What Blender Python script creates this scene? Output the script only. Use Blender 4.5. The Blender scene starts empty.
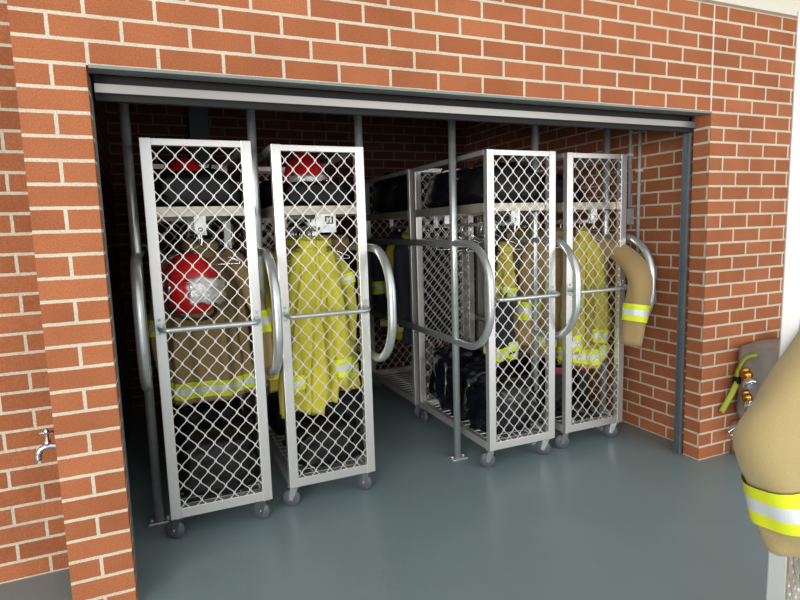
import bpy, bmesh, math, random
from mathutils import Vector, Matrix, noise
random.seed(7)
S = bpy.context.scene
COL = S.collection
PI = math.pi

# ------------------------------------------------------------------ helpers
def lin(c):
    return tuple(((v/255)/12.92 if v/255 <= .04045 else ((v/255+.055)/1.055)**2.4) for v in c) + (1,)

def new_mat(name):
    m = bpy.data.materials.new(name); m.use_nodes = True
    nt = m.node_tree; b = nt.nodes['Principled BSDF']
    return m, nt, b

def plain(name, rgb, rough=.5, metal=0., bump=0., bscale=60., var=.0, vscale=8., spec=.5, aniso=None, stretch=None, sheen=0.):
    m, nt, b = new_mat(name)
    b.inputs['Base Color'].default_value = lin(rgb)
    b.inputs['Roughness'].default_value = rough
    b.inputs['Metallic'].default_value = metal
    b.inputs['Specular IOR Level'].default_value = spec
    if sheen: b.inputs['Sheen Weight'].default_value = sheen
    tc = nt.nodes.new('ShaderNodeTexCoord')
    mp = nt.nodes.new('ShaderNodeMapping')
    if stretch: mp.inputs['Scale'].default_value = stretch
    nt.links.new(tc.outputs['Object'], mp.inputs['Vector'])
    if bump:
        n = nt.nodes.new('ShaderNodeTexNoise'); n.inputs['Scale'].default_value = bscale; n.inputs['Detail'].default_value = 4
        nt.links.new(mp.outputs['Vector'], n.inputs['Vector'])
        bp = nt.nodes.new('ShaderNodeBump'); bp.inputs['Strength'].default_value = bump; bp.inputs['Distance'].default_value = .01
        nt.links.new(n.outputs['Fac'], bp.inputs['Height']); nt.links.new(bp.outputs['Normal'], b.inputs['Normal'])
    if var:
        n = nt.nodes.new('ShaderNodeTexNoise'); n.inputs['Scale'].default_value = vscale; n.inputs['Detail'].default_value = 5
        nt.links.new(mp.outputs['Vector'], n.inputs['Vector'])
        mx = nt.nodes.new('ShaderNodeMix'); mx.data_type = 'RGBA'
        c = lin(rgb)
        mx.inputs[6].default_value = tuple(v*(1-var) for v in c[:3])+(1,)
        mx.inputs[7].default_value = tuple(min(1, v*(1+var)) for v in c[:3])+(1,)
        nt.links.new(n.outputs['Fac'], mx.inputs[0]); nt.links.new(mx.outputs[2], b.inputs['Base Color'])
    return m

def brick_mat(name, shift_x=0., c1=(180,110,72), c2=(163,96,61), mortar=(214,200,178)):
    m, nt, b = new_mat(name)
    N = nt.nodes.new; L = nt.links.new
    geo = N('ShaderNodeNewGeometry')
    sp = N('ShaderNodeSeparateXYZ'); L(geo.outputs['Position'], sp.inputs[0])
    sn = N('ShaderNodeSeparateXYZ'); L(geo.outputs['True Normal'], sn.inputs[0])
    ab = N('ShaderNodeMath'); ab.operation = 'ABSOLUTE'; L(sn.outputs['X'], ab.inputs[0])
    gt = N('ShaderNodeMath'); gt.operation = 'GREATER_THAN'; gt.inputs[1].default_value = .5; L(ab.outputs[0], gt.inputs[0])
    ax = N('ShaderNodeMath'); ax.operation = 'ADD'; ax.inputs[1].default_value = shift_x; L(sp.outputs['X'], ax.inputs[0])
    ay = N('ShaderNodeMath'); ay.operation = 'ADD'; ay.inputs[1].default_value = -.01; L(sp.outputs['Y'], ay.inputs[0])
    mx = N('ShaderNodeMix'); mx.data_type = 'FLOAT'
    L(gt.outputs[0], mx.inputs[0]); L(ax.outputs[0], mx.inputs[2]); L(ay.outputs[0], mx.inputs[3])
    cb = N('ShaderNodeCombineXYZ'); L(mx.outputs[0], cb.inputs['X']); L(sp.outputs['Z'], cb.inputs['Y'])
    # ragged arrises: a little noise on the lookup
    nz = N('ShaderNodeTexNoise'); nz.inputs['Scale'].default_value = 45; L(geo.outputs['Position'], nz.inputs['Vector'])
    vs = N('ShaderNodeVectorMath'); vs.operation = 'SUBTRACT'; vs.inputs[1].default_value = (.5,.5,.5); L(nz.outputs['Color'], vs.inputs[0])
    vm = N('ShaderNodeVectorMath'); vm.operation = 'SCALE'; vm.inputs['Scale'].default_value = .0035; L(vs.outputs[0], vm.inputs[0])
    va = N('ShaderNodeVectorMath'); va.operation = 'ADD'; L(cb.outputs[0], va.inputs[0]); L(vm.outputs[0], va.inputs[1])
    br = N('ShaderNodeTexBrick'); L(va.outputs[0], br.inputs['Vector'])
    br.offset = .5; br.offset_frequency = 2
    br.inputs['Scale'].default_value = 1; br.inputs['Brick Width'].default_value = .24; br.inputs['Row Height'].default_value = .086
    br.inputs['Mortar Size'].default_value = .0074; br.inputs['Mortar Smooth'].default_value = .25; br.inputs['Bias'].default_value = 0
    br.inputs['Color1'].default_value = lin(c1); br.inputs['Color2'].default_value = lin(c2); br.inputs['Mortar'].default_value = lin(mortar)
    n2 = N('ShaderNodeTexNoise'); n2.inputs['Scale'].default_value = 170; n2.inputs['Detail'].default_value = 6; L(geo.outputs['Position'], n2.inputs['Vector'])
    cr = N('ShaderNodeMapRange'); cr.inputs['From Min'].default_value = .3; cr.inputs['From Max'].default_value = .7
    cr.inputs['To Min'].default_value = .78; cr.inputs['To Max'].default_value = 1.16; L(n2.outputs['Fac'], cr.inputs['Value'])
    n3 = N('ShaderNodeTexNoise'); n3.inputs['Scale'].default_value = 3.5; n3.inputs['Detail'].default_value = 3; L(geo.outputs['Position'], n3.inputs['Vector'])
    c3 = N('ShaderNodeMapRange'); c3.inputs['From Min'].default_value = .3; c3.inputs['From Max'].default_value = .7
    c3.inputs['To Min'].default_value = .9; c3.inputs['To Max'].default_value = 1.1; L(n3.outputs['Fac'], c3.inputs['Value'])
    mm = N('ShaderNodeMath'); mm.operation = 'MULTIPLY'; L(cr.outputs[0], mm.inputs[0]); L(c3.outputs[0], mm.inputs[1])
    mul = N('ShaderNodeVectorMath'); mul.operation = 'SCALE'; L(br.outputs['Color'], mul.inputs[0]); L(mm.outputs[0], mul.inputs['Scale'])
    L(mul.outputs[0], b.inputs['Base Color'])
    b.inputs['Roughness'].default_value = .85; b.inputs['Specular IOR Level'].default_value = .25
    sub = N('ShaderNodeMath'); sub.operation = 'MULTIPLY_ADD'; sub.inputs[1].default_value = -1.0
    L(br.outputs['Fac'], sub.inputs[0]); L(n2.outputs['Fac'], sub.inputs[2])
    bp = N('ShaderNodeBump'); bp.inputs['Strength'].default_value = .5; bp.inputs['Distance'].default_value = .004
    L(sub.outputs[0], bp.inputs['Height']); L(bp.outputs['Normal'], b.inputs['Normal'])
    return m

class MB:
    """collects shapes and links them as ONE mesh object"""
    def __init__(s): s.bm = bmesh.new()
    def box(s, a, b, bev=0., mi=0):
        x0,y0,z0 = a; x1,y1,z1 = b
        r = bmesh.ops.create_cube(s.bm, size=1)
        vs = r['verts']
        bmesh.ops.transform(s.bm, verts=vs, matrix=Matrix.Translation(((x0+x1)/2,(y0+y1)/2,(z0+z1)/2)) @ Matrix.Diagonal((abs(x1-x0),abs(y1-y0),abs(z1-z0),1)))
        fs = list({f for v in vs for f in v.link_faces})
        for f in fs: f.material_index = mi
        if bev:
            es = list({e for v in vs for e in v.link_edges})
            bmesh.ops.bevel(s.bm, geom=es, offset=bev, segments=2, affect='EDGES', profile=.5)
        return s
    def rings(s, rings, cap=True, closed=False, mi=0, loop=True):
        rv = [[s.bm.verts.new(p) for p in r] for r in rings]
        n = len(rv[0]); m = len(rv)
        rng = range(m if closed else m-1)
        for i in rng:
            A = rv[i]; B = rv[(i+1) % m]
            for j in range(n if loop else n-1):
                try:
                    f = s.bm.faces.new((A[j], A[(j+1)%n], B[(j+1)%n], B[j])); f.material_index = mi; f.smooth = True
                except ValueError: pass
        if cap and not closed and loop:
            for R in (rv[0][::-1], rv[-1]):
                try: f = s.bm.faces.new(R); f.material_index = mi
                except ValueError: pass
        return rv
    def tube(s, pts, r, seg=12, cap=True, closed=False, mi=0, flat=1.):
        pts = [Vector(p) for p in pts]; n = len(pts)
        rr = r if isinstance(r, (list, tuple)) else [r]*n
        tang = []
        for i in range(n):
            a = pts[(i-1) % n] if (closed or i > 0) else pts[0]
            b = pts[(i+1) % n] if (closed or i < n-1) else pts[-1]
            t = (b-a); tang.append(t.normalized() if t.length > 1e-9 else Vector((0,0,1)))
        up = Vector((0,0,1)) if abs(tang[0].z) < .9 else Vector((1,0,0))
        nrm = (up - tang[0]*up.dot(tang[0])).normalized()
        out = []
        for i in range(n):
            nrm = nrm - tang[i]*nrm.dot(tang[i])
            nrm.normalize()
            bi = tang[i].cross(nrm)
            out.append([pts[i] + (nrm*math.cos(2*PI*k/seg) + bi*math.sin(2*PI*k/seg)*flat)*rr[i] for k in range(seg)])
        s.rings(out, cap, closed, mi)
        return s
    def lathe(s, prof, seg=24, mat=None, mi=0, cap=True):
        R = []
        for r, z in prof:
            ring = [Vector((max(r,1e-4)*math.cos(2*PI*k/seg), max(r,1e-4)*math.sin(2*PI*k/seg), z)) for k in range(seg)]
            R.append([mat @ p for p in ring] if mat else ring)
        s.rings(R, cap, mi=mi)
        return s
    def build(s, name, mat, parent=None, smooth=False, recalc=True, link=True):
        if recalc: bmesh.ops.recalc_face_normals(s.bm, faces=s.bm.faces)
        me = bpy.data.meshes.new(name); s.bm.to_mesh(me); s.bm.free()
        for m in (mat if isinstance(mat, (list, tuple)) else [mat]): me.materials.append(m)
        if smooth:
            for p in me.polygons: p.use_smooth = True
        o = bpy.data.objects.new(name, me); COL.objects.link(o)
        if parent: o.parent = parent
        return o

def arc_path(pts, rad, n=8):
    """polyline with rounded corners"""
    pts = [Vector(p) for p in pts]; out = [pts[0]]
    for i in range(1, len(pts)-1):
        a = (pts[i-1]-pts[i]); b = (pts[i+1]-pts[i])
        r = rad[i-1] if isinstance(rad, (list,tuple)) else rad
        ang = a.angle(b); t = min(r/math.tan(ang/2), a.length*.49, b.length*.49)
        p0 = pts[i]+a.normalized()*t; p1 = pts[i]+b.normalized()*t
        for k in range(n+1):
            u = k/n
            # exact circular fillet through slerp about the centre
            c = pts[i] + (a.normalized()+b.normalized()).normalized()*(t/math.cos(ang/2))
            v0 = p0-c; v1 = p1-c
            w = v0.angle(v1)
            out.append(c + (v0*math.sin((1-u)*w)+v1*math.sin(u*w))/math.sin(w))
    out.append(pts[-1]); return out

def smooth_path(pts, n=8):
    pts = [Vector(p) for p in pts]; P = [pts[0]*2-pts[1]] + pts + [pts[-1]*2-pts[-2]]; out = []
    for i in range(1, len(P)-2):
        for k in range(n):
            t = k/n
            out.append(.5*((2*P[i]) + (P[i+1]-P[i-1])*t + (2*P[i-1]-5*P[i]+4*P[i+1]-P[i+2])*t*t + (3*P[i]-P[i-1]-3*P[i+1]+P[i+2])*t**3))
    out.append(pts[-1]); return out

def tag(o, label=None, cat=None, group=None, kind=None):
    if label: o['label'] = label
    if cat: o['category'] = cat
    if group: o['group'] = group
    if kind: o['kind'] = kind
    return o
def empty(name, loc=(0,0,0), rz=0.):
    o = bpy.data.objects.new(name, None); COL.objects.link(o); o.location = loc; o.rotation_euler = (0,0,rz); o.empty_display_size = .1
    return o
CH = {}
def copy_tree(o, parent=None):
    c = o.copy(); COL.objects.link(c)
    if parent: c.parent = parent
    for ch in [x for x in bpy.data.objects if x.parent == o]: copy_tree(ch, c)
    return c

# ------------------------------------------------------------------ materials
M = {}
M['brick'] = brick_mat('brick_face')
M['brick_shade'] = brick_mat('brick_shade_tint', c1=(104,58,46), c2=(84,46,38), mortar=(128,112,100))  # darkened copy of the brick; the store's interior shade is put into its colour
M['brick_recess'] = brick_mat('brick_recess', shift_x=.018)
M['ceil'] = plain('painted_soffit', (226,219,203), .8, bump=.15, bscale=120)
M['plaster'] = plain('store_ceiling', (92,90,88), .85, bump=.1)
M['joint'] = plain('sealant', (225,215,200), .7)
M['galv'] = plain('galvanised_steel', (208,213,212), .28, .68, bump=.03, bscale=300, var=.18, vscale=30)
M['guide'] = plain('zinc_guide', (120,130,136), .42, .5, var=.15, vscale=12)
M['lintel'] = plain('painted_lintel', (132,136,132), .45, .3, var=.25, vscale=9)
M['alu'] = plain('brushed_aluminium', (224,221,217), .32, .72, bump=.05, bscale=90, var=.06, vscale=20, stretch=(40,40,2))
M['rail_alu'] = plain('door_rail_aluminium', (172,167,162), .3, .9, var=.05)
M['shelf'] = plain('beige_grey_aluminium', (186,178,166), .4, .7, var=.15, vscale=25)
M['mesh'] = plain('diamond_grille_aluminium', (226,221,214), .4, .5)
M['slat_shade'] = plain('slat_slot_shade', (34,31,30), .5, .4)  # slat toned near black, with the shade of the shutter slot in its colour
M['rubber'] = plain('black_rubber', (16,16,16), .7)
M['wheel'] = plain('grey_castor_tyre', (84,88,95), .5)
M['zinc'] = plain('castor_zinc', (170,172,175), .3, .95)
M['chrome'] = plain('chrome', (225,226,228), .12, 1.)
M['brass'] = plain('brass', (205,150,70), .22, 1.)
M['tan'] = plain('tan_turnout_cloth', (164,138,90), .85, bump=.25, bscale=260, var=.1, vscale=6, sheen=.2)
M['tan_light'] = plain('pale_tan_turnout_cloth', (176,156,106), .85, bump=.3, bscale=320, var=.06, vscale=5, sheen=.2)
M['tan_brown'] = plain('brown_turnout_cloth', (150,116,76), .85, bump=.25, bscale=260, var=.1, vscale=6, sheen=.2)
M['yellow'] = plain('yellow_turnout_cloth', (206,197,58), .8, bump=.25, bscale=240, var=.14, vscale=7, sheen=.2)
M['olive'] = plain('faded_yellow_cloth', (186,172,58), .8, bump=.25, bscale=240, var=.14, vscale=7)
M['navy'] = plain('navy_cloth', (34,36,48), .75, bump=.3, bscale=200)
M['lime'] = plain('lime_trim', (226,238,40), .55, bump=.05, bscale=400)
M['silver'] = plain('silver_trim', (222,227,228), .4, .1, bump=.08, bscale=300)
M['lining'] = plain('dark_lining', (40,34,30), .9)
M['red'] = plain('red_helmet_shell', (200,30,32), .22, 0, spec=.6)
M['visor'] = plain('scratched_visor', (206,204,204), .2, .4, bump=1., bscale=26)
M['bag'] = plain('black_nylon', (9,9,11), .5, bump=.35, bscale=38, spec=.35)
M['bag_navy'] = plain('navy_plastic', (11,13,22), .2, bump=.7, bscale=16, spec=.5)
M['greybag'] = plain('grey_canvas', (146,139,130), .85, bump=.3, bscale=220, var=.1)
M['strap'] = plain('olive_lime_webbing', (178,190,62), .6, bump=.2, bscale=300)
M['white'] = plain('white_plastic', (232,232,228), .4)
M['grey_plastic'] = plain('grey_box', (176,180,180), .5)
M['print'] = plain('dark_print', (60,60,62), .6)
M['boot'] = plain('black_boot_leather', (24,23,23), .45, bump=.2, bscale=90)
M['boot_red'] = plain('red_boot_trim', (150,34,36), .5)
M['steelcol'] = plain('painted_steel_column', (92,102,104), .5)

# floor: grey-blue epoxy
m, nt, b = new_mat('epoxy_floor')
N = nt.nodes.new; L = nt.links.new
g = N('ShaderNodeNewGeometry'); n1 = N('ShaderNodeTexNoise'); n1.inputs['Scale'].default_value = 2.2; n1.inputs['Detail'].default_value = 5
L(g.outputs['Position'], n1.inputs['Vector'])
mx = N('ShaderNodeMix'); mx.data_type = 'RGBA'; mx.inputs[6].default_value = lin((120,138,141)); mx.inputs[7].default_value = lin((134,152,155))
L(n1.outputs['Fac'], mx.inputs[0]); L(mx.outputs[2], b.inputs['Base Color'])
mr = N('ShaderNodeMapRange'); mr.inputs['To Min'].default_value = .28; mr.inputs['To Max'].default_value = .42; L(n1.outputs['Fac'], mr.inputs['Value'])
L(mr.outputs[0], b.inputs['Roughness']); b.inputs['Specular IOR Level'].default_value = .5
n2 = N('ShaderNodeTexNoise'); n2.inputs['Scale'].default_value = 35; n2.inputs['Detail'].default_value = 3; L(g.outputs['Position'], n2.inputs['Vector'])
bp = N('ShaderNodeBump'); bp.inputs['Strength'].default_value = .08; bp.inputs['Distance'].default_value = .01
L(n2.outputs['Fac'], bp.inputs['Height']); L(bp.outputs['Normal'], b.inputs['Normal'])
M['floor'] = m

# ------------------------------------------------------------------ setting
W = 3.24; HD = 2.15; TOP = 2.752; YB = 3.1
def struct(name, mb, mat):
    o = mb.build(name, mat); o['kind'] = 'structure'; return o

struct('floor', MB().box((-4.5,-9,-.1),(8,YB+.1,0)), M['floor'])
wf = MB()
wf.box((-.232,0,0),(-.0085,.115,HD)).box((-.232,0,HD),(6.5,.115,TOP)).box((W+.0075,0,0),(6.5,.115,HD))
struct('wall_front', wf, M['brick'])
struct('wall_left', MB().box((-.23,.115,0),(-.12,YB,TOP)), M['brick_shade'])
struct('wall_recess', MB().box((-4.5,.455,0),(-.23,.6,TOP)), M['brick_recess'])
struct('wall_right', MB().box((3.38,.115,0),(3.49,YB,TOP)), M['brick'])
struct('wall_back', MB().box((-.23,YB,0),(3.49,YB+.11,TOP)), M['brick_shade'])
struct('trim_fascia', MB().box((-4.5,-.035,TOP),(8,.115,3.5)).box((-4.5,.40,TOP),(-.23,.6,3.5)), M['ceil'])
struct('sky_block_slab', MB().box((-4.5,-1.5,3.5),(8,.6,3.6)), M['ceil'])  # unseen slab added overhead to moderate the sky light on floor and wall
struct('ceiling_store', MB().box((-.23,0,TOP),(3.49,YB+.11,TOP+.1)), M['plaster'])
struct('trim_lintel', MB().box((.0,-.006,HD-.010),(W+.005,.07,HD+.001)), M['lintel'])
struct('trim_joint', MB().box((W-.003,-.002,HD),(W+.007,.004,TOP)), M['joint'])
struct('trim_column', MB().box((.535,YB-.06,0),(.70,YB,TOP)), M['steelcol'])

# roller shutter, rolled up: guides, last slat, bottom rail, seal
d = empty('door_1', (0,.1,0)); d['kind'] = 'structure'
def guide(x0, x1, sgn):
    g = MB()
    g.box((x0,.02,0),(x1,.024,HD-.012)).box((x0,.06,0),(x1,.064,HD-.012))
    xi = x1 if sgn > 0 else x0
    g.box((xi-.003,.02,0),(xi+.003,.064,HD-.012))
    return g
guide(W-.026, W-.004, 1).build('guide', M['guide'], d)
guide(-.05, -.006, -1).build('guide', M['guide'], d)
MB().box((.006,.02,2.111),(W-.006,.045,HD-.001)).build('slat', M['slat_shade'], d)
br_ = MB().box((.006,-.01,2.074),(W-.07,.05,2.110), .002)
br_.build('bottom_rail', M['rail_alu'], d)
MB().box((W-.07,-.008,2.074),(W-.006,.048,2.110), .002).lathe([(.008,0),(.008,.006),(.001,.008)],10,Matrix.Translation((W-.03,-.008,2.09))@Matrix.Rotation(PI/2,4,'X')).build('end_bracket', M['guide'], d)
MB().box((.006,.01,2.05),(W-.006,.035,2.074)).build('seal', M['rubber'], d)

# conduits and junction box on the inner right wall
def conduit(y, z0, z1, label):
    t = MB().tube([(3.364,y,z0),(3.364,y,z1)], .0125, 10).build('conduit', M['grey_plastic'], None, True)
    for z in (.3*z0+.7*z1,):
        pass
    tag(t, label, 'pipe'); return t
c1 = conduit(.648, .95, TOP, 'thin grey conduit coming down the inner brick wall behind the banded sleeve')
c2 = conduit(.735, 1.625, TOP, 'short thin grey conduit dropping into the grey junction box')
MB().box((3.34,.615,.90),(3.3795,.68,.96),.004).build('outlet_box', M['grey_plastic'], c1)
for c, z in ((c1, 1.87), (c2, 1.99)):
    s = MB().box((3.345,c.data.vertices[0].co.y-.018,z),(3.3798,c.data.vertices[0].co.y+.018,z+.02),.003).build('saddle', M['white'], c)
jb = MB().box((3.325,.70,1.50),(3.3795,.78,1.62),.006).build('junction_box', M['grey_plastic'], None)
tag(jb, 'small grey electrical junction box on the inner brick wall', 'junction box')
MB().box((3.32,.705,1.505),(3.325,.775,1.615),.002).build('cover', M['grey_plastic'], jb)

# tap on the side of the left pier
t = empty('garden_tap', (-.23,.2,.675)); tag(t, 'small chrome garden tap on the side of the left brick pier', 'tap')
MB().lathe([(.022,0),(.022,.006),(.012,.008),(.011,.05)],16,Matrix.Rotation(-PI/2,4,'Y')).tube(smooth_path([(-.03,0,0),(-.06,0,.004),(-.085,0,-.004),(-.098,0,-.025),(-.1,0,-.05)],6),[.013]*18+[.012]*6+[.0115],12).build('spout', M['chrome'], t, True)
MB().lathe([(.012,0),(.012,.02),(.008,.024),(.006,.05)],14,Matrix.Translation((-.062,0,.005))).build('spindle', M['chrome'], t, True)
MB().tube([(-.088,0,.062),(-.036,0,.062)],.006,10).lathe([(.009,.05),(.011,.06),(.008,.072),(.001,.076)],14,Matrix.Translation((-.062,0,.005))).build('handle', M['chrome'], t, True)

# ------------------------------------------------------------------ barrier rails
def barrier(x, label, foot=True):   # some posts stop at the lower bar
    t = empty('barrier_rail', (x,.74,0)); tag(t, label, 'rail', None)
    MB().tube([(0,0,.006 if foot else .76),(0,0,TOP)], .0235, 16).build('post', M['galv'], t, True)
    if foot: MB().box((-.055,-.04,0),(.055,.04,.008),.002).lathe([(.009,.008),(.009,.018),(.001,.02)],8,Matrix.Translation((.04,0,0))).lathe([(.009,.008),(.009,.018),(.001,.02)],8,Matrix.Translation((-.04,0,0))).build('base_plate', M['galv'], t)
    yb = YB-.74
    p = arc_path([(0,yb,1.42),(0,-.425,1.42),(0,-.425,.79),(0,yb,.79)], .26, 12)
    MB().tube(p, .0235, 16).build('hoop', M['galv'], t, True)
    for z in (1.42,.79): MB().lathe([(.05,0),(.05,.006),(.028,.008),(.028,.02)],18,Matrix.Translation((0,yb,z))@Matrix.Rotation(PI/2,4,'X')).build('wall_flange', M['galv'], t)
    return t
for x, lab in [(.085,'galvanised post with hooped rail beside the left jamb, leftmost of the barriers'),
               (.695,'galvanised post with hooped rail between the tan coat trolley and the yellow coat trolley'),
               (1.30,'galvanised post with hooped rail just right of the trolley full of yellow coats'),
               (1.912,'galvanised post with hooped rail whose foot plate stands on the open floor'),
               (2.535,'galvanised post with hooped rail between the two right trolleys'),
               (3.15,'galvanised post with hooped rail beside the inner right brick wall')]:
    barrier(x, lab, x not in (.695,1.30))

# ------------------------------------------------------------------ trolley
TW, TD, TH = .50, 1.04, 1.97
def grille_mesh(x0, x1, z0, z1):
    px, pz = .082, .094
    mb = MB(); n = int(round((x1-x0)/(px/2)))
    sp = (x1-x0)/n; sub = 8; w = .0019; dp = .003
    for j in range(n+1):
        xc = x0 + j*sp; ph = PI if j % 2 else 0
        k = int((z1-z0)/pz*sub); R = []
        for i in range(k+1):
            z = z0 + (z1-z0)*i/k
            a = 2*PI*(z-z0)/pz + ph
            x = xc + (sp/2-.0012)*(math.sin(a) - .04*math.sin(3*a))
            x = min(max(x, x0-.004), x1+.004)
            dx = math.cos(a)
            ww = w*(1+.55*abs(dx))
            R.append([(x-ww,-dp,z),(x+ww,-dp,z),(x+ww,dp,z),(x-ww,dp,z)])
        mb.rings(R, True)
    for j in range(n+1):    # the welded knots
        xc = x0+j*sp; ph = PI if j % 2 else 0
        z = z0 + pz*(.25 if j % 2 == 0 else .75)
        while z < z1:
            if xc+sp/2 < x1: mb.box((xc+sp/2-.0055,-.0034,z-.006),(xc+sp/2+.0055,.0034,z+.006))
            z += pz
    for f in mb.bm.faces: f.smooth = False
    return mb
PROTO = {}
def trolley(loc, label, rz=0., tagbox=None):
    if 't' in PROTO:
        t = copy_tree(PROTO['t']); t.location = loc; t.rotation_euler = (0,0,rz)
        tag(t, label, 'storage trolley', 'wheeled cage trolleys'); return t
    t = empty('storage_trolley', loc, rz); tag(t, label, 'storage trolley', 'wheeled cage trolleys'); PROTO['t'] = t
    u = .05; z0 = .125
    for back in (0, 1):
        y = TD-.04 if back else 0.
        f = MB()
        f.box((0,y,z0),(u,y+.04,TH),.003).box((TW-u,y,z0),(TW,y+.04,TH),.003)
        f.box((u,y+.003,TH-.034),(TW-u,y+.037,TH-.002),.002).box((u,y+.003,z0),(TW-u,y+.037,z0+.05),.002)
        fr = f.build('end_frame', M['alu'], t)
        g = grille_mesh(u, TW-u, z0+.05, TH-.034).build('grille', M['mesh'], fr, recalc=True)
        g.location = (0, y+.012, 0)
        if back: continue
        s = -1
        yy = y if not back else y+.04
        p = arc_path([(.024,yy,1.095),(.024,yy+s*.085,1.085),(TW-.024,yy+s*.085,1.085),(TW-.024,yy,1.095)], .055, 8)
        h = MB().tube(p, .0125, 14)
        for xx in (.024, TW-.024): h.box((xx-.022,min(yy,yy+s*.004),1.055),(xx+.022,max(yy,yy+s*.004),1.135),.0015)
        for xx in (.024, TW-.024):
            for zz in (1.064, 1.126): h.lathe([(.006,0),(.006,.003),(.001,.005)],8,Matrix.Translation((xx,yy+s*.004,zz))@Matrix.Rotation(PI/2*(1 if s<0 else -1),4,'X'))
        h.build('handle', M['galv'], t, False)
    for x in (0, TW-.03):
        MB().box((x,.04,TH-.03),(x+.03,TD-.04,TH),.002).build('top_rail', M['alu'], t)
        MB().box((x,.04,z0),(x+.03,TD-.04,z0+.05),.002).build('bottom_rail', M['alu'], t)
    sh = MB().box((0,.04,1.605),(.022,TD-.04,1.66),.002).box((TW-.022,.04,1.605),(TW,TD-.04,1.66),.002)
    sh.box((.022,.042,1.61),(TW-.022,.062,1.658),.001).box((.022,TD-.062,1.61),(TW-.022,TD-.042,1.658),.001)
    sh.box((.02,.05,1.638),(TW-.02,TD-.05,1.644))
    sh.build('shelf', M['shelf'], t)
    MB().tube([(TW/2,.062,1.535),(TW/2,TD-.062,1.535)], .0125, 12).box((TW/2-.02,.056,1.52),(TW/2+.02,.064,1.61)).box((TW/2-.02,TD-.064,1.52),(TW/2+.02,TD-.056,1.61)).build('hanging_rail', M['galv'], t, False)
    dk = MB()
    for i in range(15): 
        y = .06 + (TD-.12)*i/14; dk.tube([(.02,y,.168),(TW-.02,y,.168)], .003, 6)
    for i in range(5):
        x = .05+(TW-.1)*i/4; dk.tube([(x,.035,.163),(x,TD-.035,.163)], .0035, 6)
    dk.build('base_deck', M['mesh'], t)
    for x in (.035, TW-.035):
        for y in (.045, TD-.045):
            c = MB().box((x-.026,y-.032,.119),(x+.026,y+.032,.125),.001)
            c.lathe([(.02,.108),(.024,.114),(.02,.119)],14,Matrix.Translation((x,y,0)))
            for sx in (-1,1):
                c.rings([[(x+sx*.018,y-.02,.112),(x+sx*.018,y+.02,.112),(x+sx*.018,y+.034,.042),(x+sx*.018,y+.012,.036)],
                         [(x+sx*.021,y-.02,.112),(x+sx*.021,y+.02,.112),(x+sx*.021,y+.034,.042),(x+sx*.021,y+.012,.036)]])
            c.box((x-.021,y-.02,.109),(x+.021,y+.02,.113))
            c.lathe([(.008,-.026),(.008,.026)],10,Matrix.Translation((x,y+.022,.05))@Matrix.Rotation(PI/2,4,'Y'))
            sw = Matrix.Translation((x,y,0)) @ Matrix.Rotation(math.radians({(0,0):62,(1,0):48,(0,1):15,(1,1):75}[(int(x>.2),int(y>.5))]),4,'Z') @ Matrix.Translation((-x,-y,0))
            bmesh.ops.transform(c.bm, verts=c.bm.verts[:], matrix=sw)
            co = c.build('caster', M['zinc'], t)
            w_ = MB().lathe([(.012,-.0145),(.038,-.0145),(.040,-.012),(.0465,-.011),(.050,-.006),(.050,.006),(.0465,.011),(.040,.012),(.038,.0145),(.012,.0145)],26,Matrix.Translation((x,y+.022,.05))@Matrix.Rotation(PI/2,4,'Y'))
            bmesh.ops.transform(w_.bm, verts=w_.bm.verts[:], matrix=sw)
            w_.build('wheel', M['wheel'], co, True)
    return t
T1 = (.142,.455,0); T2 = (.752,.53,0); T3 = (1.993,.47,0); T4 = (2.605,.50,0)
trolley(T1, 'silver mesh-ended trolley at far left holding tan coats and a red helmet')
trolley(T2, 'silver mesh-ended trolley second from left packed with yellow coats')
trolley(T3, 'silver mesh-ended trolley with dark bags on its base behind the post on open floor')
trolley(T4, 'silver mesh-ended trolley nearest the inner right brick wall')
T5 = (1.985,1.56,0); T6 = (2.605,1.60,0); T7 = (.752,1.66,0)
def turned(T): return (T[0]+TW, T[1]+TD, 0)
trolley(turned(T5), rz=PI, label='silver trolley at the back, behind the one with dark bags on its base')
trolley(turned(T6), rz=PI, label='silver trolley at the back, behind the one nearest the inner right wall')
trolley(turned(T7), rz=PI, label='silver trolley at the back, behind the one packed with yellow coats')
P0 = Vector((1.545,-1.582)); RZ8 = math.radians(25.5)
ex = Vector((math.cos(RZ8), math.sin(RZ8))); ey = Vector((-ex.y, ex.x))
O8 = P0 - ex*.025 - ey*(TD-.02)
trolley((O8.x,O8.y,0), rz=RZ8, label='silver trolley close to the camera at the right edge, pale tan coat hanging on it')

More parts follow.
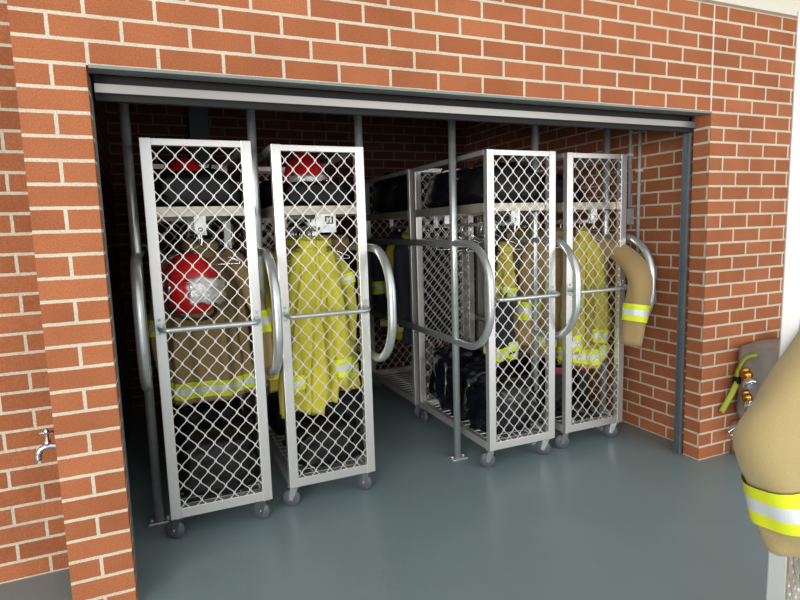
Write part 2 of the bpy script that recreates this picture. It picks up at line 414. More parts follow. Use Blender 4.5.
# ------------------------------------------------------------------ clothing
def sst(a, b, x):
    t = min(max((x-a)/(b-a), 0), 1); return t*t*(3-2*t)
def coat(loc, label, mat, H=.88, Wd=.235, D=.075, seed=0, rz=0., folds=5, amp=.02, sleeves='both', slen=.66, splay=.06, hemband=(.82,.91), chest=None,
         sleeveband=(.66,.78), rprof=None, cat='coat', group=None, front=True, sleeve_paths=None, name='fire_coat', hemdrop=0., srad=(.085,.062), loop=False, lean=0., crease=.7):
    t = empty(name, loc, rz); tag(t, label, cat, group)
    n = 72
    rnd = random.Random(seed); ph = [rnd.uniform(0,6.28) for _ in range(6)]
    def ringf(s, off=0.):
        w = .07 + (Wd-.07)*sst(-.06,.17,s); w *= 1 + .06*sst(.3,1,s)
        if loop: w = .035 + (Wd-.035)*sst(-.25,.75,s)
        dd = .045 + (D-.045)*sst(0,.18,s); dd *= 1 + .18*sst(.35,1,s)
        z = -.045 - s*H
        out = []
        for k in range(n):
            a = 2*PI*k/n; c, q = math.cos(a), math.sin(a)
            x = w*math.copysign(abs(c)**.75, c); y = dd*math.copysign(abs(q)**.8, q)
            fold = amp*sst(.05,.75,s)*((1-2*abs(math.sin((folds*a+ph[0]+1.2*s)/2))**crease)+.5*(1-2*abs(math.sin(((2*folds+1)*a+ph[1]-2*s)/2))**crease))
            fold += .020*noise.noise(Vector((c*1.6+seed*3.1, q*1.6, s*5))) + .009*noise.noise(Vector((c*4+seed, q*4, s*13)))
            nx, ny = c/max(w,.05)*.1, q/max(dd,.03)*.1
            l = math.hypot(nx, ny) or 1
            o = fold+off
            out.append(Vector((x+nx/l*o+lean*s, y+ny/l*o, z - (hemdrop*c + (.03 if loop else .008)*math.sin(a*2+ph[2]) + (.014 if loop else .005)*math.sin(folds*a+ph[3]))*sst(.7,1,s))))
        return out
    b = MB(); NS = 44
    R = [ringf(i/NS) for i in range(NS+1)]
    inner = [p*1. for p in ringf(.97, -.02)]
    b.rings(R+[inner], True)
    bo = b.build('body', mat, t, True)
    # collar
    c = MB()
    cr = []
    for z, sx, sy in ((-.07,.085,.06),(-.02,.078,.058),(.012,.083,.066),(.0,.095,.078),(-.03,.1,.082)):
        kc = .55 if loop else 1.
        cr.append([Vector((kc*sx*math.cos(2*PI*k/24), kc*sy*math.sin(2*PI*k/24)*1.-.01, z+.012*math.sin(2*PI*k/24))) for k in range(24)])
    c.rings(cr, False); c.build('collar', mat, t, True)
    def band(fn, s0, s1, name='reflective_band', parent=t, off=.009):
        m_ = MB(); ks = [s0, s0+(s1-s0)*.33, s0+(s1-s0)*.67, s1]
        for i in range(3):
            sub = [fn(ks[i]+(ks[i+1]-ks[i])*q/3, off) for q in range(4)]
            m_.rings(sub, False, mi=1 if i == 1 else 0)
        m_.build(name, [M['lime'], M['silver']], parent, True, recalc=True)
    if hemband: band(ringf, *hemband)
    if chest: band(ringf, *chest)
    if front:
        f = MB()
        col = []
        for i in range(4, NS+1):
            s = i/NS; r = ringf(s, .006)
            k0 = int(n*.75)
            col.append([r[k0-2], r[k0-1], r[k0], r[k0+1]])
        f.rings(col, False, loop=False); f.build('front_flap', mat, t, True)
    # sleeves
    for sgn in ((-1,1) if sleeves == 'both' else ((1,) if sleeves == 'right' else ((-1,) if sleeves == 'left' else ()))):
        if sleeve_paths and sgn in sleeve_paths: key = sleeve_paths[sgn]
        else:
            x0 = sgn*(Wd-.055)
            key = [(x0,0,-.09),(x0+sgn*.06,-.005,-.17),(x0+sgn*(.07+splay*.4),-.02,-.09-slen*.5),(x0+sgn*(.06+splay),-.045,-.09-slen)]
        P = smooth_path(key, 8); m_ = len(P)
        ps = rnd.uniform(0,6)
        def sring(s, off=0., P=P, m_=m_, ps=ps):
            u = s*(m_-1); i = min(int(u), m_-2); f_ = u-i
            p = P[i].lerp(P[i+1], f_); tg = (P[min(i+2,m_-1)]-P[max(i-1,0)]).normalized()
            a1 = Vector((1,0,0)); a1 = (a1-tg*a1.dot(tg)).normalized(); a2 = tg.cross(a1)
            r = srad[0]+(srad[1]-srad[0])*s
            if rprof:
                uu = s*(len(rprof)-1); ii = min(int(uu), len(rprof)-2); r = rprof[ii]+(rprof[ii+1]-rprof[ii])*(uu-ii)
            out = []
            for k in range(28):
                a = 2*PI*k/28
                wv = r + off + .006*math.sin(3*a+9*s+ps)*(.4+s) + .008*noise.noise(Vector((math.cos(a)*1.5+seed, math.sin(a)*1.5, s*7+ps)))
                wv -= .010*max(0, math.cos((s-.52)*30))*max(0, math.cos(a+.6))*(1 if .35 < s < .7 else 0)
                out.append(p + a1*math.cos(a)*wv + a2*math.sin(a)*wv*.82)
            return out
        sm = MB(); K = 30
        rr = [sring(i/K) for i in range(K+1)]
        cen = sum(rr[-1], Vector())/len(rr[-1])
        back = (P[-4]-P[-1]).normalized()
        ins = [cen+(p-cen)*.88 for p in rr[-1]]; deep = [cen+(p-cen)*.8+back*.05 for p in rr[-1]]
        sm.rings(rr+[ins,deep], True)
        so = sm.build('sleeve', mat, t, True)
        if sleeveband: band(sring, *sleeveband, parent=so)
    return t

def hanger(loc, label, group, rz=0.):
    if 'h' in PROTO:
        o = PROTO['h'].copy(); COL.objects.link(o)
    else:
        mb = MB()
        hook = [(.0,.0,-.10)] + [(.0,.0,-.05)] + [(0 + .024*math.sin(a)*1., 0, .0 - .0 + .0165*math.cos(a)-.0) for a in []]
        R_ = .0165
        hk = [(0,0,-.075),(0,0,-.035)] + [(R_*math.sin(a)*-1 if False else R_*math.cos(a), 0, R_*math.sin(a)) for a in [(-PI/2)+i*PI*1.45/14 for i in range(15)]]
        mb.tube(hk, .003, 8)
        mb.tube(arc_path([(0,0,-.07),(.2,0,-.16),(.2,0,-.172),(-.2,0,-.172),(-.2,0,-.16),(0,0,-.07)], .006, 3), .003, 8)
        o = mb.build('clothes_hanger', M['chrome'], None, True); PROTO['h'] = o
    o.location = loc; o.rotation_euler = (0,0,rz); tag(o, label, 'hanger', group); return o

RZ = 1.535   # hanging-rail height
def at(T, x, y, z=0): return (T[0]+x, T[1]+y, T[2]+z)

def hangers(T, ys, label, group):
    for i, y in enumerate(ys): hanger(at(T, TW/2, y, RZ), label, group, rz=((i*37)%11-5)*.05)
CZ = RZ-.06
# trolley 1: tan coats
hangers(T1, [.30,.50,.70,.88], 'chrome wire hanger on the rail of the far left tan coat trolley', 'hangers in the far left trolley')
coat(at(T1,.265,.50,CZ), 'tan fire coat with lime and silver hem band, frontmost in the far left trolley', M['tan'], H=.85, Wd=.225, D=.08, seed=1, folds=6, amp=.034, crease=.55, hemband=(.86,.965), front=False, sleeveband=(.62,.74),
     sleeve_paths={1:[(.15,0,-.09),(.215,-.16,-.2),(.262,-.34,-.42),(.262,-.37,-.73)],-1:[(-.16,0,-.09),(-.22,0,-.2),(-.25,-.0,-.45),(-.24,-.01,-.7)]}, rprof=[.075,.06,.042,.034,.03])
coat(at(T1,.25,.70,CZ), 'tan fire coat hanging directly behind the frontmost one in the far left trolley', M['tan_brown'], H=.86, Wd=.20, seed=2, splay=.0, srad=(.07,.05))
coat(at(T1,.25,.88,CZ), 'brown fire coat at the rear of the far left trolley', M['tan_brown'], H=.84, Wd=.19, seed=3, splay=.0, srad=(.07,.05))
# trolley 2: yellow coats bunched
hangers(T2, [.2,.3,.4,.52,.62,.7,.78,.86], 'chrome wire hanger bunched on the rail above the yellow coats', 'hangers above the yellow coats')
coat(at(T2,.20,.15,CZ), 'crumpled yellow fire coat at the left front of the second trolley', M['yellow'], H=.93, Wd=.125, D=.075, seed=4, folds=4, amp=.044, crease=.55, loop=True, lean=-.09, sleeves='left', slen=.72, splay=-.0, hemband=None, srad=(.055,.05), sleeveband=(.9,.97), sleeve_paths={-1:[(-.03,0,-.08),(-.09,-.01,-.25),(-.14,-.03,-.5),(-.12,-.05,-.86)]}, front=False)
coat(at(T2,.27,.17,CZ), 'bright yellow fire coat in the middle front of the second trolley', M['yellow'], H=.86, Wd=.105, D=.07, seed=5, folds=4, amp=.042, crease=.55, loop=True, lean=.0, sleeves='right', hemband=None, srad=(.052,.045), sleeve_paths={1:[(.02,-.03,-.08),(.06,-.06,-.25),(.075,-.08,-.5),(.09,-.06,-.84)]}, sleeveband=(.84,.94))
coat(at(T2,.315,.26,CZ), 'yellow fire coat at the right front of the second trolley beside a brown one', M['yellow'], H=.84, Wd=.11, D=.08, seed=6, folds=4, amp=.042, crease=.55, loop=True, lean=.085, sleeves='right', hemband=(.85,.92), srad=(.05,.045), sleeve_paths={1:[(.03,-.02,-.08),(.10,-.05,-.2),(.13,-.06,-.4),(.12,-.05,-.6)]}, sleeveband=(.35,.45), front=False)
coat(at(T2,.43,.42,CZ), 'brown fire coat behind the yellow coats at the right of the second trolley', M['tan_brown'], H=.8, Wd=.06, D=.1, seed=7, sleeves='none', hemband=None)
coat(at(T2,.25,.58,CZ), 'yellow fire coat with hem band seen on the left side of the second trolley', M['olive'], H=.9, Wd=.215, seed=8, splay=.0, srad=(.075,.055))
coat(at(T2,.25,.84,CZ), 'tan fire coat at the rear of the second trolley', M['tan'], H=.88, Wd=.19, seed=9, splay=.0, srad=(.07,.05))
# trolley 3: sparse
hangers(T3, [.3,.48,.62,.74,.86], 'chrome wire hanger on the rail of the trolley with dark bags on its base', 'hangers in the dark bag trolley')
coat(at(T3,.27,.22,CZ-.08), 'short yellow fire coat seen through the brightest grille above the dark bags', M['olive'], H=.28, Wd=.06, D=.045, seed=10, loop=True, sleeves='none', hemband=(.8,.98), front=False)
coat(at(T3,.31,.36,CZ), 'navy fire coat with a lime hem band above the dark bags', M['navy'], H=.82, Wd=.10, D=.05, seed=11, loop=True, sleeves='none', hemband=(.88,.98), front=False)
coat(at(T3,.40,.46,CZ), 'narrow tan fire coat at the right side of the trolley with dark bags', M['tan_brown'], H=.84, Wd=.065, D=.10, seed=12, sleeves='none', hemband=(.9,.99))
# trolley 4
hangers(T4, [.17,.37,.60,.80], 'chrome wire hanger on the rail of the trolley nearest the inner right wall', 'hangers in the right trolley')
coat(at(T4,.25,.37,CZ), 'tan fire coat whose banded right sleeve hangs out beside the right brick wall', M['tan'], H=.86, Wd=.245, D=.07, seed=13, hemband=(.8,.9), slen=.7, sleeveband=(.72,.84), splay=.07,
     sleeve_paths={1:[(.18,-.05,-.08),(.232,-.31,-.15),(.222,-.51,-.30),(.190,-.535,-.52),(.142,-.54,-.755)]}, rprof=[.085,.075,.086,.082,.070])
coat(at(T4,.27,.17,CZ), 'yellow fire coat at the front of the trolley nearest the inner right wall', M['olive'], H=.90, Wd=.185, D=.07, seed=14, folds=4, amp=.042, crease=.55, loop=True, lean=.02, sleeves='both', hemband=(.86,.97), srad=(.055,.05), sleeveband=(.88,.98), sleeve_paths={1:[(.03,-.01,-.08),(.1,-.04,-.22),(.13,-.055,-.5),(.10,-.06,-.8)],-1:[(-.03,-.01,-.08),(-.1,-.03,-.25),(-.14,-.04,-.5),(-.10,-.05,-.84)]})
coat(at(T4,.25,.60,CZ), 'tan fire coat with banded left sleeve in the gap between the two right trolleys', M['tan'], H=.86, Wd=.21, seed=15, splay=.0, srad=(.075,.055))
coat(at(T4,.24,.80,CZ), 'olive yellow fire coat at the rear of the right trolley', M['olive'], H=.86, Wd=.19, seed=16, splay=.0, srad=(.075,.055))
# back trolleys
hangers(T5, [.12,.2,.28,.36,.5,.64,.78], 'chrome wire hanger on the rail of the back trolley beyond the empty bay', 'hangers in the back trolley')
coat(at(T5,.24,.26,CZ), 'dark navy fire coat at the near end of the back trolley across the empty bay', M['navy'], H=.86, Wd=.2, seed=18, splay=.0, hemband=None, sleeveband=None)
coat(at(T5,.24,.50,CZ), 'yellow fire coat seen across the empty bay in the back trolley', M['olive'], H=.86, Wd=.19, seed=17, splay=.0, srad=(.07,.05))
coat(at(T5,.24,.76,CZ), 'dark navy fire coat deepest in the back trolley across the empty bay', M['navy'], H=.86, Wd=.2, seed=19, splay=.0)
# foreground trolley coat (its left sleeve hangs out towards the camera)
def loc8(p):   # world point -> local frame of the coat root
    d_ = Vector((p[0]-C8.x, p[1]-C8.y)); return (d_.dot(ex), d_.dot(ey), p[2]-CZ)
C8 = Vector((O8.x,O8.y)) + ex*.25 + ey*.86
sp8 = [(1.862,-1.696,1.514),(1.671,-1.692,1.35),(1.533,-1.685,1.203),(1.431,-1.675,1.08),(1.395,-1.672,1.028),(1.395,-1.687,.955),(1.404,-1.706,.882),(1.413,-1.722,.83)]
coat((C8.x,C8.y,CZ), 'pale tan fire coat in the right foreground with banded sleeve hanging down', M['tan_light'], H=.95, Wd=.235, D=.09, seed=21, rz=RZ8, hemband=(.86,.95),
     sleeve_paths={-1:[loc8(p) for p in sp8]}, rprof=[.10,.10,.104,.110,.124,.096,.091,.090], sleeveband=(.70,.86))
hanger((C8.x,C8.y,RZ), 'chrome wire hanger carrying the pale tan coat in the right foreground', 'hanger in the foreground', RZ8)

# ------------------------------------------------------------------ helmets
def helmet(loc, label, rot=(0,0,0), s=1.):
    t = empty('fire_helmet', loc); t.rotation_euler = rot; tag(t, label, 'helmet', None)
    sh = MB(); R = []
    for i in range(25):
        th = PI*.5 - (PI*.5+1.0)*i/24
        r = math.cos(th)*.13*s; z = math.sin(th)*(.165 if th > 0 else .14)*s
        ring = []
        for k in range(40):
            a = 2*PI*k/40
            ridge = 1 + .06*math.exp(-((math.cos(a))/.16)**2)*(1 if th > .1 else 0)
            ring.append(Vector((r*.98*math.cos(a)*ridge, r*1.12*math.sin(a)*ridge, z)))
        R.append(ring)
    sh.rings(R, True); so = sh.build('shell', M['red'], t, True)
    b = MB()
    b.rings([[Vector((rr*.98*s*math.cos(2*PI*k/40), rr*1.12*s*math.sin(2*PI*k/40), (z - .02*math.sin(2*PI*k/40))*s)) for k in range(40)] for rr, z in ((.127,.012),(.145,.002),(.146,-.004),(.126,-.006))], False, closed=True)
    b.build('brim', M['red'], t, True)
    v = MB(); V = []
    for i in range(11):
        z0_ = .035 - .115*i/10
        row = []
        for k in range(25):
            a = -.6+(1.5+.25*math.sin(i*1.3)+.12*math.sin(i*2.9))*k/24
            e = 1.06 + .05*noise.noise(Vector((a*5, i*.9, 3.3)))
            z = z0_ + .022*noise.noise(Vector((a*4, 7.7, 1)))
            rr = math.cos(z/.165*.9)
            row.append(Vector((.142*s*e*rr*math.sin(a), -.158*s*e*rr*math.cos(a), z*s)))
        V.append(row)
    v.rings(V, False, loop=False); vo = v.build('visor', M['visor'], t, True)
    sm = vo.modifiers.new('thick', 'SOLIDIFY'); sm.thickness = .004
    for g_ in (1,-1): MB().lathe([(.03*s,0),(.032*s,.01),(.02*s,.016),(.001,.017)],16,Matrix.Translation((g_*.12*s,-.02*s,.0))@Matrix.Rotation(g_*PI/2,4,'Y')).build('hinge', M['chrome'], t, True)
    cs = MB().tube(smooth_path([(-.11*s,0,-.06*s),(-.1*s,-.03*s,-.12*s),(0,-.06*s,-.148*s),(.1*s,-.03*s,-.12*s),(.11*s,0,-.06*s)],6),.008*s,8).build('chin_strap', M['rubber'], t, True)
    return t
hh = helmet(at(T1,.185,.215,1.25), 'red fire helmet with crumpled silver visor hanging in front of the tan coats', rot=(-.12,.1,.45), s=1.12)
cd = MB().tube(smooth_path([Vector(T1)+Vector(p) for p in ((.185,.215,1.42),(.205,.215,1.47),(.25,.215,1.551))],5), .004, 8).build('hanging_cord', M['rubber'], None, True)
bpy.context.view_layer.update(); cd.parent = hh; cd.matrix_parent_inverse = hh.matrix_world.inverted()
helmet(at(T1,.205,.42,1.80), 'red fire helmet on the top shelf of the far left trolley', rot=(0,0,.1), s=.84)
helmet(at(T2,.27,.40,1.82), 'red fire helmet on the top shelf above the yellow coats', rot=(.1,0,-.3), s=1.0)

# ------------------------------------------------------------------ bags
def bag(loc, label, size, mat, rz=0., seed=0, group=None, straps=True, name='kit_bag', sag=.0, wr=.03):
    t = empty(name, loc, rz); tag(t, label, 'bag', group)
    a, b_, c = size[0]/2, size[1]/2, size[2]
    mb = MB(); bmesh.ops.create_icosphere(mb.bm, subdivisions=4, radius=1)
    for v in mb.bm.verts:
        p = v.co.copy()
        q = Vector([math.copysign(abs(k)**.55, k) for k in p])
        w = noise.noise(p*2.3+Vector((seed*5.7,0,0)))*wr*3 + noise.noise(p*6+Vector((0,seed*3.3,0)))*wr*1.2 + abs(noise.noise(p*4+Vector((seed,0,9))))*wr*1.5
        q = q*(1+w)
        z = (q.z+1)/2
        v.co = Vector((q.x*a*(1+.1*(1-z)), q.y*b_*(1+.1*(1-z)), max(z,0)*c - sag*q.y*q.y*z))
    o = mb.build('body', mat, t, True)
    if straps:
        for sx in (-1,1):
            p = smooth_path([(sx*a*.55,-b_*.45,c*.96),(sx*a*.6,-b_*.2,c*1.06),(sx*a*.6,b_*.2,c*1.06),(sx*a*.55,b_*.45,c*.96)],6)
            MB().tube(p,.011,8,flat=.35).build('handle', M['rubber'], t, True)
        MB().tube(smooth_path([(0,-b_*.95,c*.72),(0,-b_*.5,c*1.01),(0,b_*.5,c*1.01),(0,b_*.95,c*.72)],6),.008,6).build('zip', M['zinc'] if False else M['rubber'], t, True)
    return t
SZ = 1.646
def boot_pair(loc, label, rz=0., red=False):
    if ('b',red) in PROTO: pr = copy_tree(PROTO[('b',red)])
    else:
        pr = empty('fire_boot', loc); PROTO[('b',red)] = pr
        up = MB(); R = []
        for z, r0, r1, yo in ((.02,.047,.052,.02),(.07,.046,.055,.015),(.11,.045,.055,.01),(.2,.053,.06,.0),(.31,.062,.07,.0),(.34,.064,.072,0)):
            R.append([Vector((r0*math.cos(2*PI*k/20), yo+r1*math.sin(2*PI*k/20), z)) for k in range(20)])
        R.append([Vector((p.x*.88,p.y*.88,.34)) for p in R[-1]]); R.append([Vector((p.x*.8,p.y*.8,.2)) for p in R[-2]])
        up.rings(R, True)
        toe = []
        for y, w_, h in ((.03,.048,.1),(-.04,.05,.095),(-.1,.052,.08),(-.16,.048,.062),(-.2,.032,.045),(-.212,.01,.03)):
            toe.append([Vector((w_*math.cos(2*PI*k/20), y, .02+max(0,(math.sin(2*PI*k/20)*.5+.5))*h)) for k in range(20)])
        up.rings(toe, True); up.build('upper', M['boot'], pr, True)
        so = MB(); pts = [(-.045,.075),(.045,.075),(.05,-.02),(.053,-.12),(.045,-.18),(.02,-.215),(-.02,-.215),(-.045,-.18),(-.053,-.12),(-.05,-.02)]
        so.rings([[Vector((x,y,0)) for x,y in pts],[Vector((x,y,.025)) for x,y in pts]], True); so.build('sole', M['rubber'], pr)
        MB().rings([[Vector((r*1.0*math.cos(2*PI*k/20), r*1.12*math.sin(2*PI*k/20), z)) for k in range(20)] for r,z in ((.0655,.315),(.067,.33),(.0665,.345),(.06,.345))], False) 
        tr = MB(); tr.rings([[Vector((r*math.cos(2*PI*k/20), r*1.12*math.sin(2*PI*k/20), z)) for k in range(20)] for r,z in ((.0655,.30),(.067,.315),(.0672,.335),(.066,.345))], False)
        tr.build('cuff', M['boot_red'] if red else M['rubber'], pr, True)
    pr.location = loc; pr.rotation_euler = (0,0,rz); tag(pr, label, 'boot'); return pr
DZ = .172
# trolley 1
bag(at(T1,.25,.77,SZ), 'black kit bag at the rear of the top shelf of the far left trolley', (.42,.42,.27), M['bag'], seed=1)
bag(at(T1,.25,.17,SZ), 'low black bag in front of the helmet on the far left top shelf', (.37,.16,.19), M['bag'], seed=31, straps=False)
bag(at(T1,.25,.20,DZ), 'dark crumpled bag at the front of the far left trolley base', (.40,.26,.30), M['bag'], seed=2, straps=False, wr=.06)
bag(at(T1,.25,.78,DZ), 'black kit bag on the base at the rear of the far left trolley', (.42,.36,.34), M['bag'], seed=3)
boot_pair(at(T1,.14,.50,DZ), 'black fire boot on the left behind the crumpled bag in the far left trolley', .3)
boot_pair(at(T1,.34,.50,DZ), 'black fire boot on the right behind the crumpled bag in the far left trolley', -.2)
# trolley 2
bag(at(T2,.25,.78,SZ), 'black kit bag on the top shelf behind the helmet above the yellow coats', (.38,.34,.22), M['bag'], seed=4)
bag(at(T2,.25,.17,SZ), 'low black bag in front of the helmet above the yellow coats', (.36,.16,.15), M['bag'], seed=5, straps=False)
bag(at(T2,.26,.20,DZ), 'black crumpled bag on the base under the yellow coats', (.40,.26,.24), M['bag'], seed=6, straps=False, wr=.06)
bag(at(T2,.25,.79,DZ), 'black kit bag at the rear of the base under the yellow coats', (.4,.34,.32), M['bag'], seed=7)
boot_pair(at(T2,.14,.50,DZ), 'black fire boot at the left behind the crumpled bag under the yellow coats', .3)
boot_pair(at(T2,.35,.50,DZ), 'black fire boot at the right behind the crumpled bag under the yellow coats', -.3)
# trolley 3
bag(at(T3,.25,.28,SZ), 'glossy black kit bag on the front of the top shelf of the dark bag trolley', (.42,.42,.26), M['bag'], seed=8)
bag(at(T3,.25,.74,SZ), 'glossy black kit bag on the rear of the top shelf of the dark bag trolley', (.42,.46,.27), M['bag_navy'], seed=9)
bag(at(T3,.25,.22,DZ), 'crumpled navy bag on the base nearest the grille of the dark bag trolley', (.40,.28,.34), M['bag_navy'], seed=10, straps=False, wr=.075)
bag(at(T3,.24,.52,DZ), 'crumpled navy bag in the middle of the dark bag trolley base', (.38,.26,.36), M['bag_navy'], seed=11, straps=False, wr=.075)
bag(at(T3,.25,.82,DZ), 'crumpled navy bag at the rear of the dark bag trolley base', (.40,.28,.44), M['bag_navy'], seed=12, straps=False, wr=.075)
# trolley 4
bag(at(T4,.25,.60,SZ), 'black kit bag on the top shelf of the trolley nearest the inner right wall', (.42,.5,.22), M['bag'], seed=13)
bag(at(T4,.25,.62,DZ), 'black kit bag on the base of the trolley nearest the inner right wall', (.42,.5,.3), M['bag'], seed=14)
boot_pair(at(T4,.15,.27,DZ), 'black fire boot with red cuff at the left under the right trolley coats', .5, True)
boot_pair(at(T4,.36,.27,DZ), 'black fire boot with red cuff at the right under the right trolley coats', -.2, True)
# back trolleys
bag(at(T5,.25,.30,SZ), 'black kit bag on top of the back trolley across the empty bay', (.42,.4,.24), M['bag'], seed=16)
bag(at(T5,.25,.74,SZ), 'large black kit bag at the rear of the top shelf of the back trolley', (.42,.44,.34), M['bag'], seed=17)
bag(at(T7,.25,.5,SZ), 'black kit bag on the top shelf of the back trolley behind the yellow coats', (.42,.6,.24), M['bag'], seed=18)
bag(at(T6,.25,.5,SZ), 'black kit bag on the top shelf of the back trolley near the right wall', (.42,.6,.24), M['bag'], seed=19)

# ------------------------------------------------------------------ tags hung on the cross rails
def hang_tag(T, x, w, h, label, kind='tag'):
    t = empty('hanging_tag', at(T, x, .034, 1.612)); tag(t, label, 'tag')
    MB().box((-w/2,-.004,-h),(w/2,.004,0),.006 if w < .08 else .002).build('plate', M['white'], t)
    if kind == 'tag':
        MB().tube(smooth_path([(0,0,-h+.002),(.003,0,-h-.03),(-.002,0,-h-.06)],5),.004,8).lathe([(.011,-.003),(.011,.003)],14,Matrix.Translation((0,-.003,-h+.02))@Matrix.Rotation(PI/2,4,'X')).build('clip', M['chrome'], t, True)
    else:
        p = MB()
        for x0,x1,z0,z1 in ((-.005,.04,-.018,-.01),(-.005,.04,-.052,-.046),(-.005,.003,-.05,-.012),(.032,.04,-.05,-.012),(.014,.02,-.05,-.012),(-.046,-.035,-.085,-.068)):
            p.box((x0,-.0052,z0),(x1,-.0035,z1))
        p.build('printing', M['print'], t)
        MB().box((-.01,-.0058,-.09),(.046,-.0035,-.066),.001).build('label_strip', M['silver'], t)
    return t
hang_tag(T1, .24, .055, .085, 'white oval tag hanging from the cross rail above the red helmet')
hang_tag(T2, .28, .112, .098, 'square white card with dark printing under the cross rail above the yellow coats', 'card')
hang_tag(T3, .215, .05, .075, 'white tag hanging behind the brightest grille of the dark bag trolley')
hang_tag(T4, .25, .05, .07, 'white tag hanging from the cross rail of the right trolley')

# ------------------------------------------------------------------ grey hose bag beside the right pillar
wb = MB()
X0,X1,Y0,Y1 = 3.50,4.02,-.37,-.03
for z in (.01,.08,.15,.22): wb.tube(arc_path([(X0,Y0,z),(X1,Y0,z),(X1,Y1,z),(X0,Y1,z),(X0,Y0+.001,z)],.02,4),.005,6)
for i in range(11):
    x = X0+(X1-X0)*i/10
    wb.tube([(x,Y0,.01),(x,Y0,.22)],.0035,6).tube([(x,Y1,.01),(x,Y1,.22)],.0035,6).tube([(x,Y0,.012),(x,Y1,.012)],.0035,6)
for i in range(7):
    y = Y0+(Y1-Y0)*i/6
    wb.tube([(X0,y,.01),(X0,y,.22)],.0035,6).tube([(X1,y,.01),(X1,y,.22)],.0035,6)
for x in (X0+.01,X1-.01):
    for y in (Y0+.01,Y1-.01): wb.box((x-.012,y-.012,0),(x+.012,y+.012,.012))
wbo = wb.build('wire_basket', M['chrome']); tag(wbo, 'shiny wire basket on the floor under the grey canvas bag', 'basket')
def coupling(loc, rot, label, s=1., group=None):
    t = empty('hose_coupling', loc); t.rotation_euler = rot; tag(t, label, 'coupling', group)
    MB().lathe([(.018*s,0),(.03*s,.002),(.032*s,.012),(.026*s,.016),(.026*s,.03),(.031*s,.034),(.031*s,.05),(.024*s,.054),(.022*s,.06)],22).build('collar', M['brass'], t, True)
    MB().lathe([(.024*s,.056),(.036*s,.08),(.042*s,.1),(.042*s,.112),(.034*s,.114),(.028*s,.09)],22,cap=True).build('nozzle', M['chrome'], t, True)
    return t
def hose_roll(cx, cy, z, label):
    t = empty('hose_roll', (cx,cy,z)); tag(t, label, 'hose')
    p = [(.10*math.cos(a)*(1-a/90), .10*math.sin(a)*(1-a/90), .03+a*.004) for a in [i*.3 for i in range(60)]]
    MB().tube(p,.022,10).build('hose', M['greybag'], t, True)
    return t
hose_roll(3.80,-.2,.02,'grey coiled hose lying inside the wire basket')
coupling((3.62,-.30,.05),(0,-1.35,.9),'chrome hose coupling lying at the left end inside the wire basket',.9)
coupling((3.95,-.30,.06),(1.2,0,.2),'chrome hose coupling lying at the right inside the wire basket',.9)
t = empty('snap_hook', (3.475,-.075,.165)); tag(t, 'chrome snap hook sticking out to the left of the wire basket rim', 'hook')
MB().tube(arc_path([(.065,0,.045),(.03,.0,.05),(-.05,.01,.015),(-.03,.015,-.02),(.05,.0,.012),(.065,0,.04)],.012,5),.006,8).build('loop', M['chrome'], t, True)
MB().tube([(-.02,.012,-.016),(.03,.004,.044)],.004,8).build('gate', M['zinc'], t, True)
gb = empty('canvas_bag', (3.775,-.20,.228)); tag(gb, 'grey canvas bag with lime strap standing against the right brick wall', 'bag')
mb = MB(); bmesh.ops.create_cube(mb.bm, size=1); bmesh.ops.subdivide_edges(mb.bm, edges=mb.bm.edges[:], cuts=11, use_grid_fill=True)
for v in mb.bm.verts:
    p = v.co.copy(); z = p.z+.5
    l = max(abs(p.x),abs(p.y),abs(p.z))*2
    sph = p.normalized()*.62
    q = p.lerp(sph, .22)
    w = noise.noise(p*4+Vector((3,1,2)))*.04 + noise.noise(p*9)*.018
    v.co = Vector((q.x*.52*(1+w), q.y*.33*(1+w), (q.z+.5)*.50*(1+w*.6)))
zmin = min(v.co.z for v in mb.bm.verts)
for v in mb.bm.verts: v.co.z = max(v.co.z-zmin, 0)
mb.build('body', M['greybag'], gb, True)
MB().tube(arc_path([(-.225,-.14,.405),(.225,-.14,.405),(.225,.14,.405),(-.225,.14,.405),(-.225,-.139,.405)],.05,5),.007,8).build('lid_seam', M['greybag'], gb, True)
st = MB()
def strap(mb_, pts, w, nrm, th=.003):
    P = smooth_path([Vector(p)-gb.location for p in pts], 7); R = []
    for i, p in enumerate(P):
        tg = (P[min(i+1,len(P)-1)]-P[max(i-1,0)]).normalized()
        a1 = tg.cross(Vector(nrm)).normalized(); n_ = a1.cross(tg)
        R.append([p-a1*w/2-n_*th/2, p+a1*w/2-n_*th/2, p+a1*w/2+n_*th/2, p-a1*w/2+n_*th/2])
    mb_.rings(R, True); return mb_
strap(st, [(3.70,-.19,.728),(3.60,-.18,.722),(3.525,-.16,.69),(3.505,-.10,.655),(3.50,-.06,.575),(3.495,-.05,.51)], .024, (-.8,-.1,.55)).build('strap', M['strap'], gb)
strap(MB(), [(3.488,-.065,.495),(3.45,-.05,.405),(3.41,-.022,.30)], .032, (-.7,-.6,.2)).build('strap_tail', M['strap'], gb)
o = MB().box((-.012,-.022,-.022),(.012,.022,.022),.004).build('buckle', M['rubber'], gb); o.location = Vector((3.495,-.055,.505))-gb.location
MB().tube(smooth_path([(.02,.05,.45),(.04,.06,.52),(.09,.08,.56),(.14,.09,.53),(.16,.09,.45)],6),.024,8).build('carry_handle', M['rubber'], gb, True)
def aim(o, d): o.rotation_euler = Vector(d).to_track_quat('Z','Y').to_euler()
aim_c = coupling
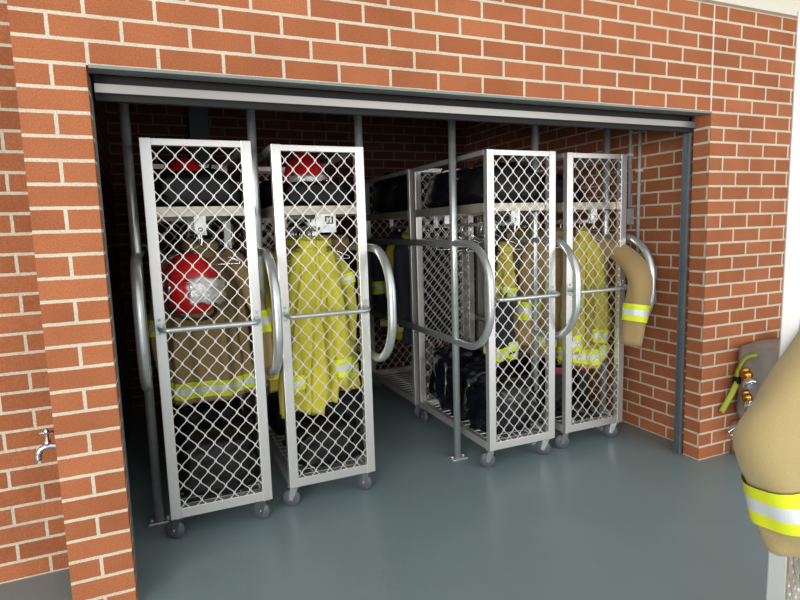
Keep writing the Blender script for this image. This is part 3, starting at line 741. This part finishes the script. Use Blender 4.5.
for p_, lab, sc in (((3.515,-.095,.575),'upper brass and chrome hose coupling on the side of the grey bag',1.15),((3.515,-.105,.435),'lower brass and chrome hose coupling on the side of the grey bag',1.05)):
    coupling(p_, (0,0,0), lab, sc)
for o in bpy.data.objects:
    if o.name.startswith('hose_coupling') and ('brass' in o.get('label','')): aim(o, (-.35,-.62,-.68))

# ------------------------------------------------------------------ light
w = bpy.data.worlds.new('World'); S.world = w; w.use_nodes = True
bg = w.node_tree.nodes['Background']; bg.inputs['Color'].default_value = (.93,.97,1.0,1); bg.inputs['Strength'].default_value = 1.1
def area(name, loc, tgt, sx, sy, power, col=(1,1,1)):
    l = bpy.data.lights.new(name, 'AREA'); l.shape = 'RECTANGLE'; l.size = sx; l.size_y = sy; l.energy = power; l.color = col
    o = bpy.data.objects.new(name, l); COL.objects.link(o); o.location = loc
    o.rotation_euler = (Vector(tgt)-Vector(loc)).to_track_quat('-Z','Y').to_euler(); return o
area('added_fill_left', (-5.5,-8.5,2.1), (2.6,1.0,1.1), 5, 2.8, 640, (1,.985,.955))  # area lamp added from the left to brighten the inner right wall
area('added_reflection_right', (4.6,-6.5,1.6), (2.2,.5,1.2), 5, 2.4, 130, (1,.985,.96))  # second area lamp, added to give the trolley fronts bright reflections

# ------------------------------------------------------------------ camera
cam = bpy.data.cameras.new('Camera'); co = bpy.data.objects.new('Camera', cam); COL.objects.link(co)
yaw, pit, rol = .404007, -.124296, -.030465
F = Vector((math.sin(yaw)*math.cos(pit), math.cos(yaw)*math.cos(pit), math.sin(pit)))
rt = Vector((math.cos(yaw), -math.sin(yaw), 0)); up = rt.cross(F)
r2 = rt*math.cos(rol)+up*math.sin(rol); u2 = -rt*math.sin(rol)+up*math.cos(rol)
mw = Matrix((( r2.x,u2.x,-F.x,.173715),(r2.y,u2.y,-F.y,-2.431291),(r2.z,u2.z,-F.z,1.518738),(0,0,0,1)))
co.matrix_world = mw
cam.sensor_width = 36; cam.lens = 565.707/800*36; cam.clip_start = .05
S.camera = co
S.view_settings.view_transform = 'Standard'; S.view_settings.look = 'None'; S.view_settings.gamma = 1
S.view_settings.use_curve_mapping = False; S.view_settings.exposure = 0.
